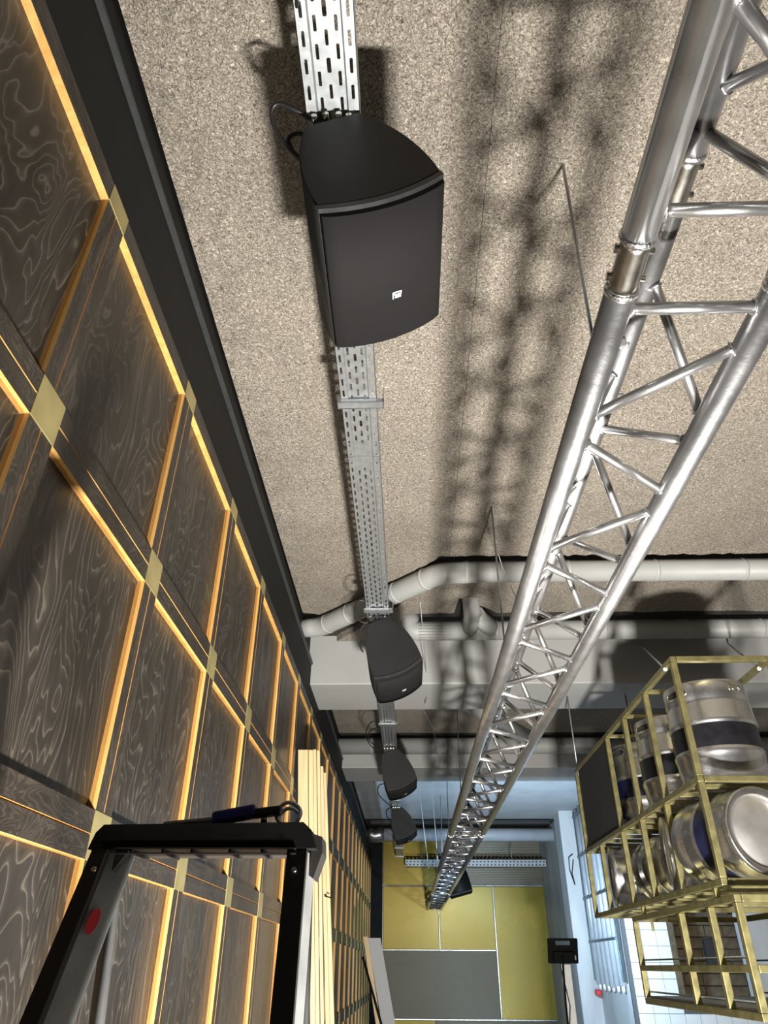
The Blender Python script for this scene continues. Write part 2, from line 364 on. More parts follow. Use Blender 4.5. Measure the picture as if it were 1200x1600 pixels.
for ci, y in enumerate(ys):
    near = y < 6.0
    for ri, z in enumerate(zs):
        top = ri == len(zs)-1
        if ri == 0: continue
        # node plate
        inst('brass_plate', pmet if top else pme, wl, (WP-0.0005, y-0.001, z-0.001))
        # upright below this node
        zb = zs[ri-1]+BW
        if ri >= 1 and not (near and ri == 1 and y < 1.5):
            if near and ri > 1:
                inst('batten', vme, wl, (WP, y, zb)); inst('batten', vme, wl, (WP, y+hw+0.0035, zb))
                inst('groove', gvm, wl, (WP-0.002, y, zb))
            else: inst('batten', vme1, wl, (WP, y, zb))
        # level batten to the next node
        if y+PY < YEND:
            if top: inst('batten', tme, wl, (WP, y+BW, z))
            elif near:
                inst('batten', hme, wl, (WP, y+BW, z)); inst('batten', hme, wl, (WP, y+BW, z+hw+0.0035))
                inst('groove', ghm, wl, (WP-0.002, y+BW, z))
            else: inst('batten', hme1, wl, (WP, y+BW, z))
            inst('panel', pame, wl, (WP-0.02, y+BW-0.01, zb-0.01))
MB().box((-0.70,ys[0]-PY,FL),(WP,ys[0]-0.01,1.515)).build('panel', M['panel'], wl)
MB().box((-0.70,ys[0],FL),(WP,ys[-1],zs[0]+BW)).build('plinth', M['black'], wl)
MB().box((-0.70,14.2,FL),(-0.47,14.40,CZ)).build('corner_post', M['black'], wl)

# ------------------------------------------------------------------ end wall of yellow and grey sheets in foil-edged frames
YE = 14.40
we = tag(MB().box((-0.9,YE,FL),(6.2,YE+0.2,CZ+0.06)).build('wall_back', M['wallp']), 'end wall covered in yellow and grey sheets', kind='structure')
def sheet(x0,x1,z0,z1,mat,name='sheet'):
    MB().bevbox((x0+0.012,YE-0.03,z0+0.012),(x1-0.012,YE+0.01,z1-0.012),0.004).build(name, mat, we)
sheet(-0.47,0.54,1.235,2.02,M['yellow']); sheet(-0.47,0.54,0.245,1.235,M['yellow']); sheet(0.54,1.525,0.245,1.235,M['yellow'])
sheet(1.525,2.46,-0.735,1.235,M['yellow']); sheet(0.54,2.46,1.235,1.63,M['greysheet']); sheet(0.54,2.46,1.63,2.02,M['greysheet'])
sheet(-0.47,1.525,-0.735,0.245,M['greysheet']); sheet(-0.47,0.42,-1.55,-0.735,M['yellow']); sheet(0.42,2.46,-1.55,-0.735,M['greysheet'])
def strip(x0,x1,z0,z1): MB().bevbox((x0,YE-0.04,z0),(x1,YE+0.01,z1),0.006).build('foil_strip', M['foil'], we)
strip(-0.47,1.51,0.233,0.257); strip(0.528,0.552,0.257,2.0); strip(1.512,1.538,-0.72,1.225); strip(0.552,2.44,1.225,1.25)
strip(2.44,2.47,-1.5,2.0); strip(-0.47,2.44,-0.748,-0.722); strip(-0.482,-0.46,-0.72,2.0)

# ------------------------------------------------------------------ concrete block with column, conduits and tiled wall on the right
XC = 2.57
wr = tag(MB().box((2.44,11.5,FL),(3.0,14.42,CZ+0.06)).build('trim_3', M['conc']), 'pale concrete block beside the yellow sheets', kind='structure')
tag(MB().bevbox((2.29,11.46,FL),(XC+0.02,11.90,CZ+0.06),0.015).build('trim_4', M['conc']), 'bluish lit concrete column at the corner of the block', kind='structure')
tw = tag(MB().box((XC,9.93,FL),(3.0,11.48,CZ+0.06)).build('wall_side', M['conc']), 'concrete side wall behind the conduits', kind='structure')
# tiled wall with a window-like opening
WX0, WX1, WZ0, WZ1 = 3.13, 3.98, -0.30, 0.56
TY = 9.90
mb = MB(); mb.box((XC,TY+0.006,FL),(WX0,TY+0.05,CZ+0.06)); mb.box((WX1,TY+0.006,FL),(6.1,TY+0.05,CZ+0.06))
mb.box((WX0,TY+0.006,FL),(WX1,TY+0.05,WZ0)); mb.box((WX0,TY+0.006,WZ1),(WX1,TY+0.05,CZ+0.06))
tile_wall = tag(mb.build('wall_tiled', M['grout']), 'white tiled wall behind the keg racks', kind='structure')
tme_o = MB().bevbox((0,0,0),(0.1685,0.012,0.1595),0.002).build('tile', M['tile']); tlm = tme_o.data; bpy.data.objects.remove(tme_o)
for i in range(-1, 12):
    for j in range(-4, 14):
        x = 2.615+0.173*i+0.002; z = 0.059+0.1645*j+0.002
        if z+0.16 > CZ: continue
        if i == -1:
            continue
        if x+0.169 > WX0+0.005 and x < WX1-0.005 and z+0.16 > WZ0+0.005 and z < WZ1-0.005: continue
        inst('tile', tlm, tile_wall, (x, TY-0.006, z))
# opening: dark jamb posts, coursed brown stone behind, concrete pier on the right
MB().box((WX0-0.02,TY-0.02,WZ0),(WX0+0.05,TY+0.30,WZ1+0.1)).build('jamb', M['brick'], tile_wall)
MB().box((WX0,TY+0.05,WZ0-0.04),(WX1,TY+0.42,WZ0)).build('sill', M['paint'], tile_wall)
MB().box((WX0-0.1,TY+0.36,WZ0-0.1),(WX1+0.1,TY+0.44,WZ1+0.2)).build('stone_backing', M['grout'], tile_wall)
sm = {}
for j in range(7):
    x = WX0+0.05 - (0.17 if j % 2 else 0.0); z = WZ0+0.005+j*0.125
    while x < WX1:
        L = random.choice((0.22,0.30,0.36))
        key = (L,)
        if key not in sm:
            o_ = MB().bevbox((0,0,0),(L-0.008,0.06,0.117),0.006).build('stone', M['brick']); sm[key] = o_.data; bpy.data.objects.remove(o_)
        inst('stone', sm[key], tile_wall, (x, TY+0.30+random.uniform(-0.012,0.012), z)); x += L
MB().bevbox((3.93,9.62,-0.42),(4.75,TY+0.02,CZ),0.01).build('concrete_pier', M['conc'], tile_wall)
MB().box((3.60,TY+0.22,-0.05),(3.72,TY+0.30,0.30)).build('black_socket_box', M['charboard'], tile_wall)

# ================================================================== PIPES
def bend(pts, r=0.09, n=6):
    pts = [Vector(q) for q in pts]; out = [pts[0]]
    for i in range(1, len(pts)-1):
        a, b_, c = pts[i-1], pts[i], pts[i+1]
        d1 = (a-b_).normalized(); d2 = (c-b_).normalized(); p0 = b_+d1*r; p1 = b_+d2*r
        for k in range(n+1):
            f = k/n; out.append((1-f)**2*p0 + 2*f*(1-f)*b_ + f*f*p1)
    out.append(pts[-1]); return out
def ring(mb, p0, axis, r, h=0.012, mi=0):
    a = Vector(axis).normalized(); p0 = Vector(p0); mb.path([p0-a*h, p0-a*h*0.6, p0+a*h*0.6, p0+a*h],[r*0.98, r*1.035, r*1.035, r*0.98], 20, mi)
t1 = empty('ceiling_pipe', (0.3, 3.62, 1.93)); tag(t1, 'grey wrapped ceiling pipe that jogs diagonally to the black wall', 'pipe')
def part(mb, name, mat, par): o = mb.build(name, mat); o.parent = par; o.matrix_parent_inverse = Matrix.Translation(par.location).inverted(); return o
mb = MB(); mb.path(bend([(-0.70,4.40,1.93),(-0.575,4.385,1.93),(0.20,3.63,1.93),(0.38,3.615,1.93)], 0.06), 0.064, 20); part(mb, 'offset_run', M['pipe'], t1)
mb = MB(); mb.path([(0.36,3.615,1.93),(6.0,3.615,1.93)], 0.0625, 20); part(mb, 'straight_run', M['pipe'], t1)
for x in (0.36,0.95,1.45,1.95):
    mb = MB(); ring(mb, (x,3.615,1.93), (1,0,0), 0.0635); part(mb, 'wrap_joint', M['pipe'], t1)
for f in (0.02,0.25,0.45,0.7,0.95):
    q = Vector((-0.53,4.34,1.93)).lerp(Vector((0.16,3.665,1.93)), f); mb = MB(); ring(mb, q, (0.69,-0.675,0), 0.065, 0.010); part(mb, 'wrap_joint', M['pipe'], t1)
t2 = empty('ceiling_pipe', (0.8,4.46,1.93)); tag(t2, 'grey ceiling pipe with a branch stub running just before the first beam', 'pipe')
mb = MB(); mb.path(bend([(0.035,4.46,2.06),(0.035,4.46,1.93),(0.3,4.46,1.93)],0.05), 0.066, 20); part(mb, 'elbow', M['pipe'], t2)
mb = MB(); mb.path([(0.09,4.46,1.93),(6.0,4.46,1.93)], 0.066, 20); part(mb, 'straight_run', M['pipe'], t2)
mb = MB(); mb.path(bend([(0.44,4.46,1.93),(0.44,4.20,1.93),(0.42,4.12,2.06)],0.07), 0.056, 18); part(mb, 'branch_stub', M['pipe'], t2)
mb = MB(); mb.path([(0.60,4.47,1.93),(0.50,4.30,1.945),(0.47,4.24,1.96)], [0.064,0.055,0.05], 18); part(mb, 'branch_saddle', M['pipe'], t2)
for x in (0.62,1.35,1.9,2.4):
    mb = MB(); ring(mb, (x,4.46,1.93), (1,0,0), 0.067); part(mb, 'wrap_joint', M['pipe'], t2)
t3 = empty('ceiling_pipe', (0.5,7.36,1.92)); tag(t3, 'grey ceiling pipe in front of the second beam', 'pipe')
mb = MB(); mb.path([(-0.70,7.38,1.915),(6.0,7.38,1.915)], 0.082, 20); part(mb, 'straight_run', M['pipe'], t3)
for x in (-0.36,0.7,1.6):
    mb = MB(); ring(mb, (x,7.38,1.915), (1,0,0), 0.083); part(mb, 'wrap_joint', M['pipe'], t3)
t5 = empty('ceiling_pipe', (0.5,6.0,1.95)); tag(t5, 'grey pipe crossing diagonally between the two beams', 'pipe')
mb = MB(); mb.path([(0.10,5.45,1.96),(1.3,7.3,1.96)], 0.07, 18); part(mb, 'straight_run', M['pipe'], t5)
mb = MB(); ring(mb, (0.5,6.07,1.96), (0.545,0.84,0), 0.071); part(mb, 'wrap_joint', M['pipe'], t5)
t4 = empty('air_duct', (1,12.9,1.9)); tag(t4, 'pale blue-lit duct under the ceiling close to the end wall', 'duct')
mb = MB(); mb.path([(-0.42,12.9,1.875),(2.45,12.9,1.875)], 0.105, 24); part(mb, 'duct_run', M['duct'], t4)
mb = MB(); mb.path([(-0.68,12.9,1.85),(-0.62,12.9,1.88),(-0.55,12.9,1.85),(-0.48,12.9,1.88),(-0.40,12.9,1.875)], [0.10,0.12,0.108,0.122,0.108], 12); part(mb, 'crumpled_foil_end', M['foil'], t4)
mb = MB(); mb.box((-0.6,12.28,1.955),(2.3,12.36,2.0)); part(mb, 'flat_hanger_rail', M['blackedge'], t4)

# ================================================================== CABLE TRAY
K = 1.65/1.88
TZ, TX0, TX1 = 1.65, -0.243*K, -0.102*K
def slot_strip(mb, x0, x1, y0, y1, cx, hwid, sy0, sy1, z, th=0.0):
    """sheet rectangle x0..x1,y0..y1 with an octagonal slot cut out"""
    k = hwid*0.6
    O = [(x0,y0),(x1,y0),(x1,y1),(x0,y1)]
    I = [(cx-hwid+k*0.6,sy0),(cx+hwid-k*0.6,sy0),(cx+hwid,sy0+k),(cx+hwid,sy1-k),(cx+hwid-k*0.6,sy1),(cx-hwid+k*0.6,sy1),(cx-hwid,sy1-k),(cx-hwid,sy0+k)]
    vs = [(a,b_,z) for a,b_ in O+I]
    fs = [(0,1,5,4),(1,6,5),(1,2,7,6),(2,8,7),(2,3,9,8),(3,10,9),(3,0,11,10),(0,4,11)]
    mb.add(vs, fs)
tray = empty('cable_tray', (-0.17,0,TZ)); tag(tray, 'long galvanised perforated cable tray under the ceiling carrying the black speakers', 'cable tray')
W5 = (TX1-TX0)/5
def tray_section(y0, y1):
    mb = MB(); PT = 0.0545; n = int(round((y1-y0)/PT)); pt = (y1-y0)/n; rib = 0.004
    for c in range(5):
        a = TX0+W5*c; b_ = a+W5
        dz = 0.0 if c in (0,4) else 0.0045            # middle pressed up between two ribs
        off = 0.5 if c % 2 else 0.0
        xa, xb = a+(rib if c == 1 else 0), b_-(rib if c == 3 else 0)
        yy = [y0] + [y0+pt*(i+off) for i in range(n+1) if 0 < i+off < n] + [y1]
        for i in range(len(yy)-1):
            s0, s1 = yy[i], yy[i+1]; L = s1-s0
            if L > pt*0.9:
                hwid = 0.0046 if c == 2 and i % 2 == 0 else 0.0036
                slot_strip(mb, xa, xb, s0, s1, (xa+xb)/2, hwid, s0+L*0.22, s1-L*0.22, TZ+dz)
            else: mb.add([(xa,s0,TZ+dz),(xb,s0,TZ+dz),(xb,s1,TZ+dz),(xa,s1,TZ+dz)], [(0,1,2,3)])
    for xr, s in ((TX0+W5,1),(TX1-W5,-1)):
        mb.add([(xr,y0,TZ),(xr+s*rib,y0,TZ+0.0045),(xr+s*rib,y1,TZ+0.0045),(xr,y1,TZ)], [(0,1,2,3)])
    for x, s in ((TX0,1),(TX1,-1)):                    # side flanges with a rolled lip
        mb.box((min(x,x+s*0.0012),y0,TZ),(max(x,x+s*0.0012),y1,TZ+0.055)); mb.box((min(x,x+s*0.008),y0,TZ+0.053),(max(x,x+s*0.008),y1,TZ+0.056))
    part(mb, 'tray_section', M['zinc'], tray)
for a, b_ in ((-2.5,-0.6),(-0.598,2.14),(2.142,4.79),(4.792,7.46),(7.462,10.1),(10.102,13.95)): tray_section(a, b_)
for yj in (2.14,4.79,7.46):                             # splice plates with bolt heads
    mb = MB()
    for x in (TX0-0.0015, TX1+0.0003): mb.box((x,yj-0.09,TZ+0.008),(x+0.0012,yj+0.09,TZ+0.048))
    mb.box((TX0+0.002,yj-0.08,TZ+0.0056),(TX1-0.002,yj+0.08,TZ+0.0066))
    for x in (TX0-0.005, TX1+0.005):
        for dy in (-0.06,0.06): mb.path([(x-0.004,yj+dy,TZ+0.028),(x+0.004,yj+dy,TZ+0.028)],0.006,6)
    part(mb, 'splice_plate', M['zinc'], tray)
for yb in (0.2,1.826,3.51,5.66,6.82,8.75,10.6,12.7,13.75):          # trapeze brackets under the tray
    mb = MB(); mb.bevbox((TX0-0.012,yb-0.018,TZ-0.017),(TX1+0.025,yb+0.018,TZ-0.014),0.001)
    mb.box((TX0-0.012,yb-0.018,TZ-0.017),(TX1+0.025,yb-0.015,TZ-0.002)); mb.box((TX0-0.012,yb+0.015,TZ-0.017),(TX1+0.025,yb+0.018,TZ-0.002))
    mb.box((TX1+0.022,yb-0.018,TZ-0.017),(TX1+0.025,yb+0.018,TZ+0.045))
    part(mb, 'cross_bracket', M['zinc'], tray)
mb = MB(); mb.path([(x*K,y*K,TZ+z) for x,y,z in ((-0.235,0.715,-0.006),(-0.232,0.70,-0.01),(-0.224,0.69,-0.011),(-0.214,0.688,-0.006),(-0.212,0.675,0.01))],0.0032,8); part(mb,'cable_tie',M['cable'],tray)
# cross tray on the end wall
ct = empty('cable_tray', (1.2,13.8,1.5)); tag(ct, 'short perforated cable tray running crosswise in front of the end wall', 'cable tray')
mb = MB(); n = 38; xa, xb = -0.05, 2.43; px_ = (xb-xa)/n
for i in range(n):
    for r_ in range(2):
        z0 = 1.49+0.05*r_; a = xa+px_*i
        k = 0.012; cx = a+px_*(0.5 if r_ else 0.35); cz = z0+0.025; h = 0.010
        O = [(a,z0),(a+px_,z0),(a+px_,z0+0.05),(a,z0+0.05)]; I = [(cx-k,cz-h),(cx+k,cz-h),(cx+k,cz+h),(cx-k,cz+h)]
        mb.add([(u,13.78,v) for u,v in O+I], [(0,1,5,4),(1,2,6,5),(2,3,7,6),(3,0,4,7)])
mb.box((xa,13.782,1.49),(xb,14.0,1.493)); mb.box((xa,13.998,1.49),(xb,14.0,1.59)); part(mb,'tray_section',M['zinc'],ct)
mb = MB(); mb.box((xa,13.77,1.588),(xb,13.785,1.597)); part(mb,'rolled_lip',M['zinc'],ct)
for x in (0.25,1.85):
    mb = MB(); mb.path([(x,13.88,1.495),(x,13.88,2.04)],0.006,6); mb.path([(x,13.88,1.56),(x,13.88,1.60)],0.016,6); part(mb,'hanger_rod',M['zinc'],ct)
mb = MB(); mb.path([(0.15,13.9,1.56),(0.2,13.9,1.66),(0.3,13.9,1.60),(0.36,13.9,1.65),(0.46,13.9,1.56)],0.006,6); part(mb,'loose_cable',M['cable'],ct)

# ================================================================== SPEAKERS
def bez(a, b_, c, n=8): return [((1-f)**2*a[0]+2*f*(1-f)*b_[0]+f*f*c[0], (1-f)**2*a[1]+2*f*(1-f)*b_[1]+f*f*c[1]) for f in [i/n for i in range(n+1)]]
SX, SZ = -0.17*K, 1.845*K
def loc2(q): return (q[0]*K-SX, (q[1]-0.018)*K-SZ)
left = bez((-0.241,1.829),(-0.270,1.655),(-0.193,1.485),10)
front = bez((-0.193,1.485),(-0.020,1.492),(0.099,1.613),10)
right = bez((0.099,1.613),(0.040,1.790),(-0.106,1.891),10)
sec = [loc2(q) for q in left+front[1:]+right[1:]]
fr_ = [loc2(q) for q in front]; ax = (0.36*0.03, -0.93*0.03)
def make_speaker():
    t = empty('speaker', (SX,0,SZ))
    L = 0.425*K
    mb = MB(); mb.prism(sec, 0.004, L-0.004, smooth=True)
    # slightly inset end caps so that a rim shows
    cx = sum(q[0] for q in sec)/len(sec); cz = sum(q[1] for q in sec)/len(sec)
    ins = [(cx+(a-cx)*0.975, cz+(b_-cz)*0.975) for a,b_ in sec]
    mb.prism(ins, 0.0, L)
    mb.build('cabinet', M['spk'], t)
    lip = fr_ + [(a+ax[0]*0.5, b_+ax[1]*0.5) for a,b_ in reversed(fr_)]
    MB().prism(lip, 0.0, L, smooth=False).build('front_rim', M['lip'], t)
    g0 = [(a+ax[0]*0.4,b_+ax[1]*0.4) for a,b_ in fr_]
    g1 = [(a+ax[0],b_+ax[1]) for a,b_ in fr_]
    c = 0.004
    g1[0] = (g1[0][0]+c, g1[0][1]+c*0.6); g1[-1] = (g1[-1][0]-c, g1[-1][1]-c*0.2)
    g = MB().prism(g0+list(reversed(g1)), 0.010, L-0.010, smooth=True).build('grille', M['grille'], t)
    # badge on the grille: a square frame with a headphone-like arch and a narrow bar beside it
    i = 5; a = Vector((g1[i][0],0,g1[i][1])); tx = Vector((g1[i+1][0]-g1[i-1][0],0,g1[i+1][1]-g1[i-1][1])).normalized()
    nrm = Vector((ax[0],0,ax[1])).normalized(); nrm = (nrm-tx*nrm.dot(tx)).normalized(); yy = Vector((0,1,0))
    O = a+yy*0.265*K+nrm*0.0006+tx*0.008
    def quad(mb, u0, v0, u1, v1, mi, h):
        q = [O+tx*u+yy*v for u,v in ((u0,v0),(u1,v0),(u1,v1),(u0,v1))]
        mb.add([x for x in q]+[x+nrm*h for x in q], [(0,1,2,3),(4,5,6,7),(0,1,5,4),(1,2,6,5),(2,3,7,6),(3,0,4,7)], mi)
    mb = MB(); quad(mb,-0.010,-0.010,0.014,0.011,0,0.0008)
    MBb = MB()
    quad(MBb,-0.0055,-0.009,0.0130,-0.0055,0,0.0014); quad(MBb,-0.0055,-0.0055,-0.0035,0.0,0,0.0014); quad(MBb,0.0110,-0.0055,0.0130,0.0,0,0.0014)
    quad(MBb,-0.0030,0.0005,0.0110,0.0085,0,0.0014); quad(MBb,-0.0015,-0.0020,0.0095,0.0005,0,0.0014); quad(MBb,-0.0092,-0.0085,-0.0070,0.010,0,0.0014)
    bo = mb.build('badge', M['lip'], t); MBb.build('badge_emblem', M['white'], bo)
    # bracket to the tray with bolts
    MB().bevbox((-0.05,0.28,-0.012),(0.045,0.35,0.0305),0.003).build('mounting_bracket', M['blackedge'], t)
    br = MB().bevbox((-0.05,0.02,-0.012),(0.045,0.09,0.0305),0.003).build('mounting_bracket', M['blackedge'], t)
    for x, y in ((-0.045,0.012),(-0.018,0.008),(0.012,0.008),(0.035,0.012)):
        MB().path([(x,y-0.012,0.014),(x,y+0.012,0.014)],0.007,8).build('bolt', M['steel'], br)
    return t
sp0 = make_speaker()
spl = [(0.955,0.0,'largest and nearest black wedge speaker hanging under the cable tray'),
       (4.075,0.0,'second black wedge speaker, hanging in front of the first grey beam'),
       (7.265,-0.005,'third black wedge speaker, hanging at the second grey beam'),
       (10.41,0.02,'farthest black wedge speaker on the tray, before the pale ceiling')]
sps = []
for i, (y, dx, lab) in enumerate(spl):
    s = sp0 if i == 0 else copy_tree(sp0)
    s.location = (SX+dx, y*K, SZ); tag(s, lab, 'speaker', 'wedge speakers along the cable tray'); sps.append(s)

def cable(sp, pts, r=0.0045):
    mb = MB(); P = [Vector(q) for q in pts]; out = []
    for i in range(len(P)-1):                          # Catmull-Rom
        p0, p1, p2, p3 = P[max(i-1,0)], P[i], P[i+1], P[min(i+2,len(P)-1)]
        for k in range(6):
            f = k/6; out.append(0.5*((2*p1)+(p2-p0)*f+(2*p0-5*p1+4*p2-p3)*f*f+(3*p1-p0-3*p2+p3)*f**3))
    out.append(P[-1]); mb.path(out, r, 8); return mb.build('cable', M['cable'], sp)
cable(sps[0], [(-0.05,0.02,0.03),(-0.085,0.0,0.035),(-0.13,-0.01,0.05),(-0.146,0.01,0.035),(-0.125,0.045,0.0),(-0.085,0.075,-0.03),(-0.06,0.09,-0.035)], 0.0055)
cable(sps[0], [(-0.05,0.05,0.01),(-0.09,0.04,0.012),(-0.11,0.05,0.0),(-0.09,0.08,-0.02),(-0.06,0.09,-0.03)], 0.0055)
cable(sps[1], [(-0.06,-0.10,0.06),(-0.10,-0.11,0.06),(-0.125,-0.06,0.03),(-0.10,0.0,-0.01),(-0.05,0.02,-0.015)])
cable(sps[1], [(-0.06,0.02,0.0),(-0.10,0.03,-0.05),(-0.105,0.05,-0.12),(-0.085,0.06,-0.17)])
cable(sps[2], [(-0.05,-0.6,0.06),(-0.13,-0.65,0.06),(-0.19,-0.4,0.03),(-0.15,-0.1,0.0),(-0.06,0.0,0.0)])
cable(sps[2], [(-0.05,-0.5,0.05),(-0.15,-0.45,0.05),(-0.16,-0.2,0.02),(-0.05,0.0,0.01)])
cable(sps[3], [(-0.05,-0.9,0.10),(-0.18,-0.9,0.09),(-0.20,-0.5,0.06),(-0.06,0.0,0.02)], 0.006)
cable(sps[3], [(-0.05,0.0,0.02),(-0.12,0.05,0.0),(-0.13,0.1,-0.06),(-0.09,0.15,-0.10)], 0.006)
s5 = copy_tree(sp0); s5.location = (1.0, 13.60, 1.40); s5.rotation_euler = (math.radians(-15), math.radians(21), math.radians(90))
o_ = MB().path([(0.82,13.66,1.36),(0.82,13.79,1.495)],0.012,8).build('hanging_arm', M['blackedge']); o_.parent = s5; o_.matrix_parent_inverse = s5.matrix_basis.inverted()
tag(s5, 'black speaker hanging under the cross tray, half hidden by the truss end', 'speaker')

# ================================================================== TRUSS
TL, TR, TA = (0.336,0.866), (0.575,0.866), (0.4555,1.073)
truss = empty('lighting_truss', (0.4555,0,0.866)); tag(truss, 'long triangular aluminium truss running the length of the room', 'truss')
joints = [-4.37, 0.67, 5.89, 11.1]
YT = 14.33
def tp(mb, name, mat): return part(mb, name, mat, truss)
secs = [(-2.6,0.67),(0.67,5.89),(5.89,11.1),(11.1,YT)]
for a, b_ in secs:
    g0 = 0.045 if a > -2 else 0; g1 = 0.045 if b_ < YT else 0
    for (x,z) in (TL,TR,TA):
        mb = MB(); mb.path([(x,a+g0,z),(x,b_-g1,z)],0.025,24); tp(mb,'chord',M['alu'])
for yj in joints[1:]:
    for (x,z) in (TL,TR,TA):
        mb = MB(); mb.path([(x,yj-0.05,z),(x,yj-0.03,z),(x,yj+0.03,z),(x,yj+0.05,z)],[0.0238,0.0225,0.0225,0.0238],24); c_ = tp(mb,'coupler',M['steel'])
        for s in (-1,1):
            mb = MB(); mb.path([(x,yj+s*0.046-0.006,z),(x,yj+s*0.046,z),(x,yj+s*0.046+0.006,z)],[0.0255,0.0275,0.0255],24); tp(mb,'weld_ring',M['weld'])
            mb = MB(); mb.path([(x-0.028,yj+s*0.024,z+0.004),(x+0.028,yj+s*0.024,z-0.004)],[0.007,0.005],10); tp(mb,'locking_pin',M['steel'])
def weldring(pt, axis, r=0.0108):
    mb = MB(); a = Vector(axis).normalized(); pt = Vector(pt); o = a.orthogonal().normalized(); b_ = a.cross(o)
    mb.path([pt+(o*math.cos(q)+b_*math.sin(q))*r for q in [2*math.pi*k/14 for k in range(14)]],0.0032,6,closed=True)
    tp(mb,'weld',M['weld'])
def brace(A, ya, B, yb, r=0.0098, weld=True):
    a = Vector((A[0],ya,A[1])); b_ = Vector((B[0],yb,B[1])); d = (b_-a).normalized()
    cd = Vector((b_.x-a.x,0,b_.z-a.z)).normalized()
    # start at the chord surface
    s = 0.022/max(0.3, math.sqrt(d.x*d.x+d.z*d.z))
    mb = MB(); mb.path([a+d*s, b_-d*s], r, 12); tp(mb,'brace',M['alu'])
    if weld:
        weldring(a+d*(s+0.003), d); weldring(b_-d*(s+0.003), d)
H = 0.26
for a, b_ in secs:
    y0 = max(a, -0.6) if a < 0 else a
    # horizontals beside every joint
    for yj in ([a+0.085] if a > -2 else []) + ([b_-0.085] if b_ < YT else [b_-0.03]):
        w_ = yj < 6.5
        brace(TL,yj,TR,yj,weld=w_)
        if yj > a+0.3: brace(TR,yj,TA,yj,weld=False); brace(TL,yj,TA,yj,weld=False)
    n = int(round((b_-a-0.26)/0.246)); 
    st = a+0.13; pt = (b_-a-0.26)/n; e = 0.024
    for k in range(n):
        u, v = st+pt*k+e, st+pt*(k+1)-e
        if v < -0.9: continue
        w_ = u < 5.2
        if k % 2 == 0: brace(TR,u,TL,v,weld=w_); brace(TA,u+0.02,TR,v+0.02,weld=w_); brace(TL,u,TA,v,weld=w_)
        else: brace(TL,u,TR,v,weld=w_); brace(TR,u+0.02,TA,v+0.02,weld=w_); brace(TA,u,TL,v,weld=w_)
# hanger clamp with rods up to the ceiling
def hanger(y, xt, yt):
    mb = MB(); mb.path([(0.4555+0.030*math.cos(q),y,1.073+0.030*math.sin(q)) for q in [2*math.pi*k/18 for k in range(18)]],0.006,8,closed=True)
    mb.path([(0.425,y-0.02,1.078),(0.492,y-0.02,1.070)],0.006,8); mb.path([(0.425,y+0.02,1.078),(0.492,y+0.02,1.070)],0.006,8)
    c_ = tp(mb,'hanger_clamp',M['zinc'])
    mb = MB(); mb.path([(0.4555,y,1.10),(xt,yt,CZ+0.01)],0.0045,8); tp(mb,'hanger_rod',M['zinc'])
for a in ((1.20,0.486,1.19),(3.03,0.454,3.03),(6.3,0.46,6.3),(8.45,0.46,8.45),(10.3,0.46,10.3),(12.4,0.46,12.4)): hanger(*a)
for i, (pts, lab) in enumerate((([(0.10,4.15,2.0),(0.16,5.0,1.70),(0.14,5.2,1.66)],'thin loose steel wire hanging over the first grey beam'),
                     ([(0.455,3.03,1.78),(0.50,3.15,1.70),(0.58,3.32,1.62)],'short bent wire end beside the truss hanger rod'),
                     ([(0.14,5.43,1.675),(0.25,6.4,1.80),(0.30,7.2,1.80),(0.36,7.4,1.72)],'slack steel wire dangling between the two beams'),
                     ([(0.30,9.2,2.0),(0.33,9.25,1.5),(0.36,9.3,1.02)],'fine white cord hanging before the end wall'),
                     ([(0.16,9.8,2.0),(0.21,9.85,1.5),(0.26,9.9,1.05)],'second fine white cord left of the truss end'))):
    mb = MB(); mb.path(pts, 0.0022 if i < 3 else 0.0028, 6); tag(mb.build('wire', M['zinc'] if i < 3 else M['white']), lab, 'wire')

# ================================================================== KEG RACKS
def bar(par, name, a, b_, wd=0.026):
    if name == 'rail': wd = 0.0245
    a = Vector(a); b_ = Vector(b_); d = b_-a
    if name == 'rail': a = a+d.normalized()*0.0015; b_ = b_-d.normalized()*0.0015
    k = max(range(3), key=lambda i: abs(d[i])); h = wd/2
    lo = [min(a[i],b_[i])-(h if i != k else 0) for i in range(3)]; hi = [max(a[i],b_[i])+(h if i != k else 0) for i in range(3)]
    mb = MB(); mb.bevbox(lo, hi, 0.0025); return part(mb, name, M['rack'], par)
RX0, RX1 = 1.190, 1.615
ra = empty('keg_rack', (1.4,3.0,0.27)); tag(ra, 'upper two-tier brass-coloured tube rack holding the steel kegs', 'rack')
zA = (1.155, 0.645, 0.275); yA = (3.01,5.14); h = 0.013
for x in (RX0,RX1):
    for z in zA: bar(ra,'rail',(x,yA[0]-h,z),(x,yA[1]+h,z))
    for y in (3.01,3.45,3.86,4.25,5.14): bar(ra,'post',(x,y,zA[1]+h),(x,y,zA[0]-h))
    for y in (3.01,3.46,3.865,4.24,4.75,5.14): bar(ra,'post',(x,y,zA[2]+h),(x,y,zA[1]-h))
for z in zA:
    for y in (3.01,5.14): bar(ra,'rail',(RX0+h,y,z),(RX1-h,y,z))
for y in (3.45,3.86,4.25): bar(ra,'cross_bar',(RX0+h,y,zA[0]),(RX1-h,y,zA[0]),0.020)
for z, n in ((zA[1],12),(zA[2],13)):
    for i in range(n):
        y = yA[0]+(yA[1]-yA[0])*(i+0.8)/(n+0.6)
        bar(ra,'slat',(RX0+h,y,z-0.001),(RX1-h,y,z-0.001),0.020)
mb = MB(); mb.bevbox((RX0-0.004,4.27,zA[1]+0.013),(RX0+0.008,5.06,zA[0]-0.005),0.002); part(mb,'side_panel',M['charboard'],ra)
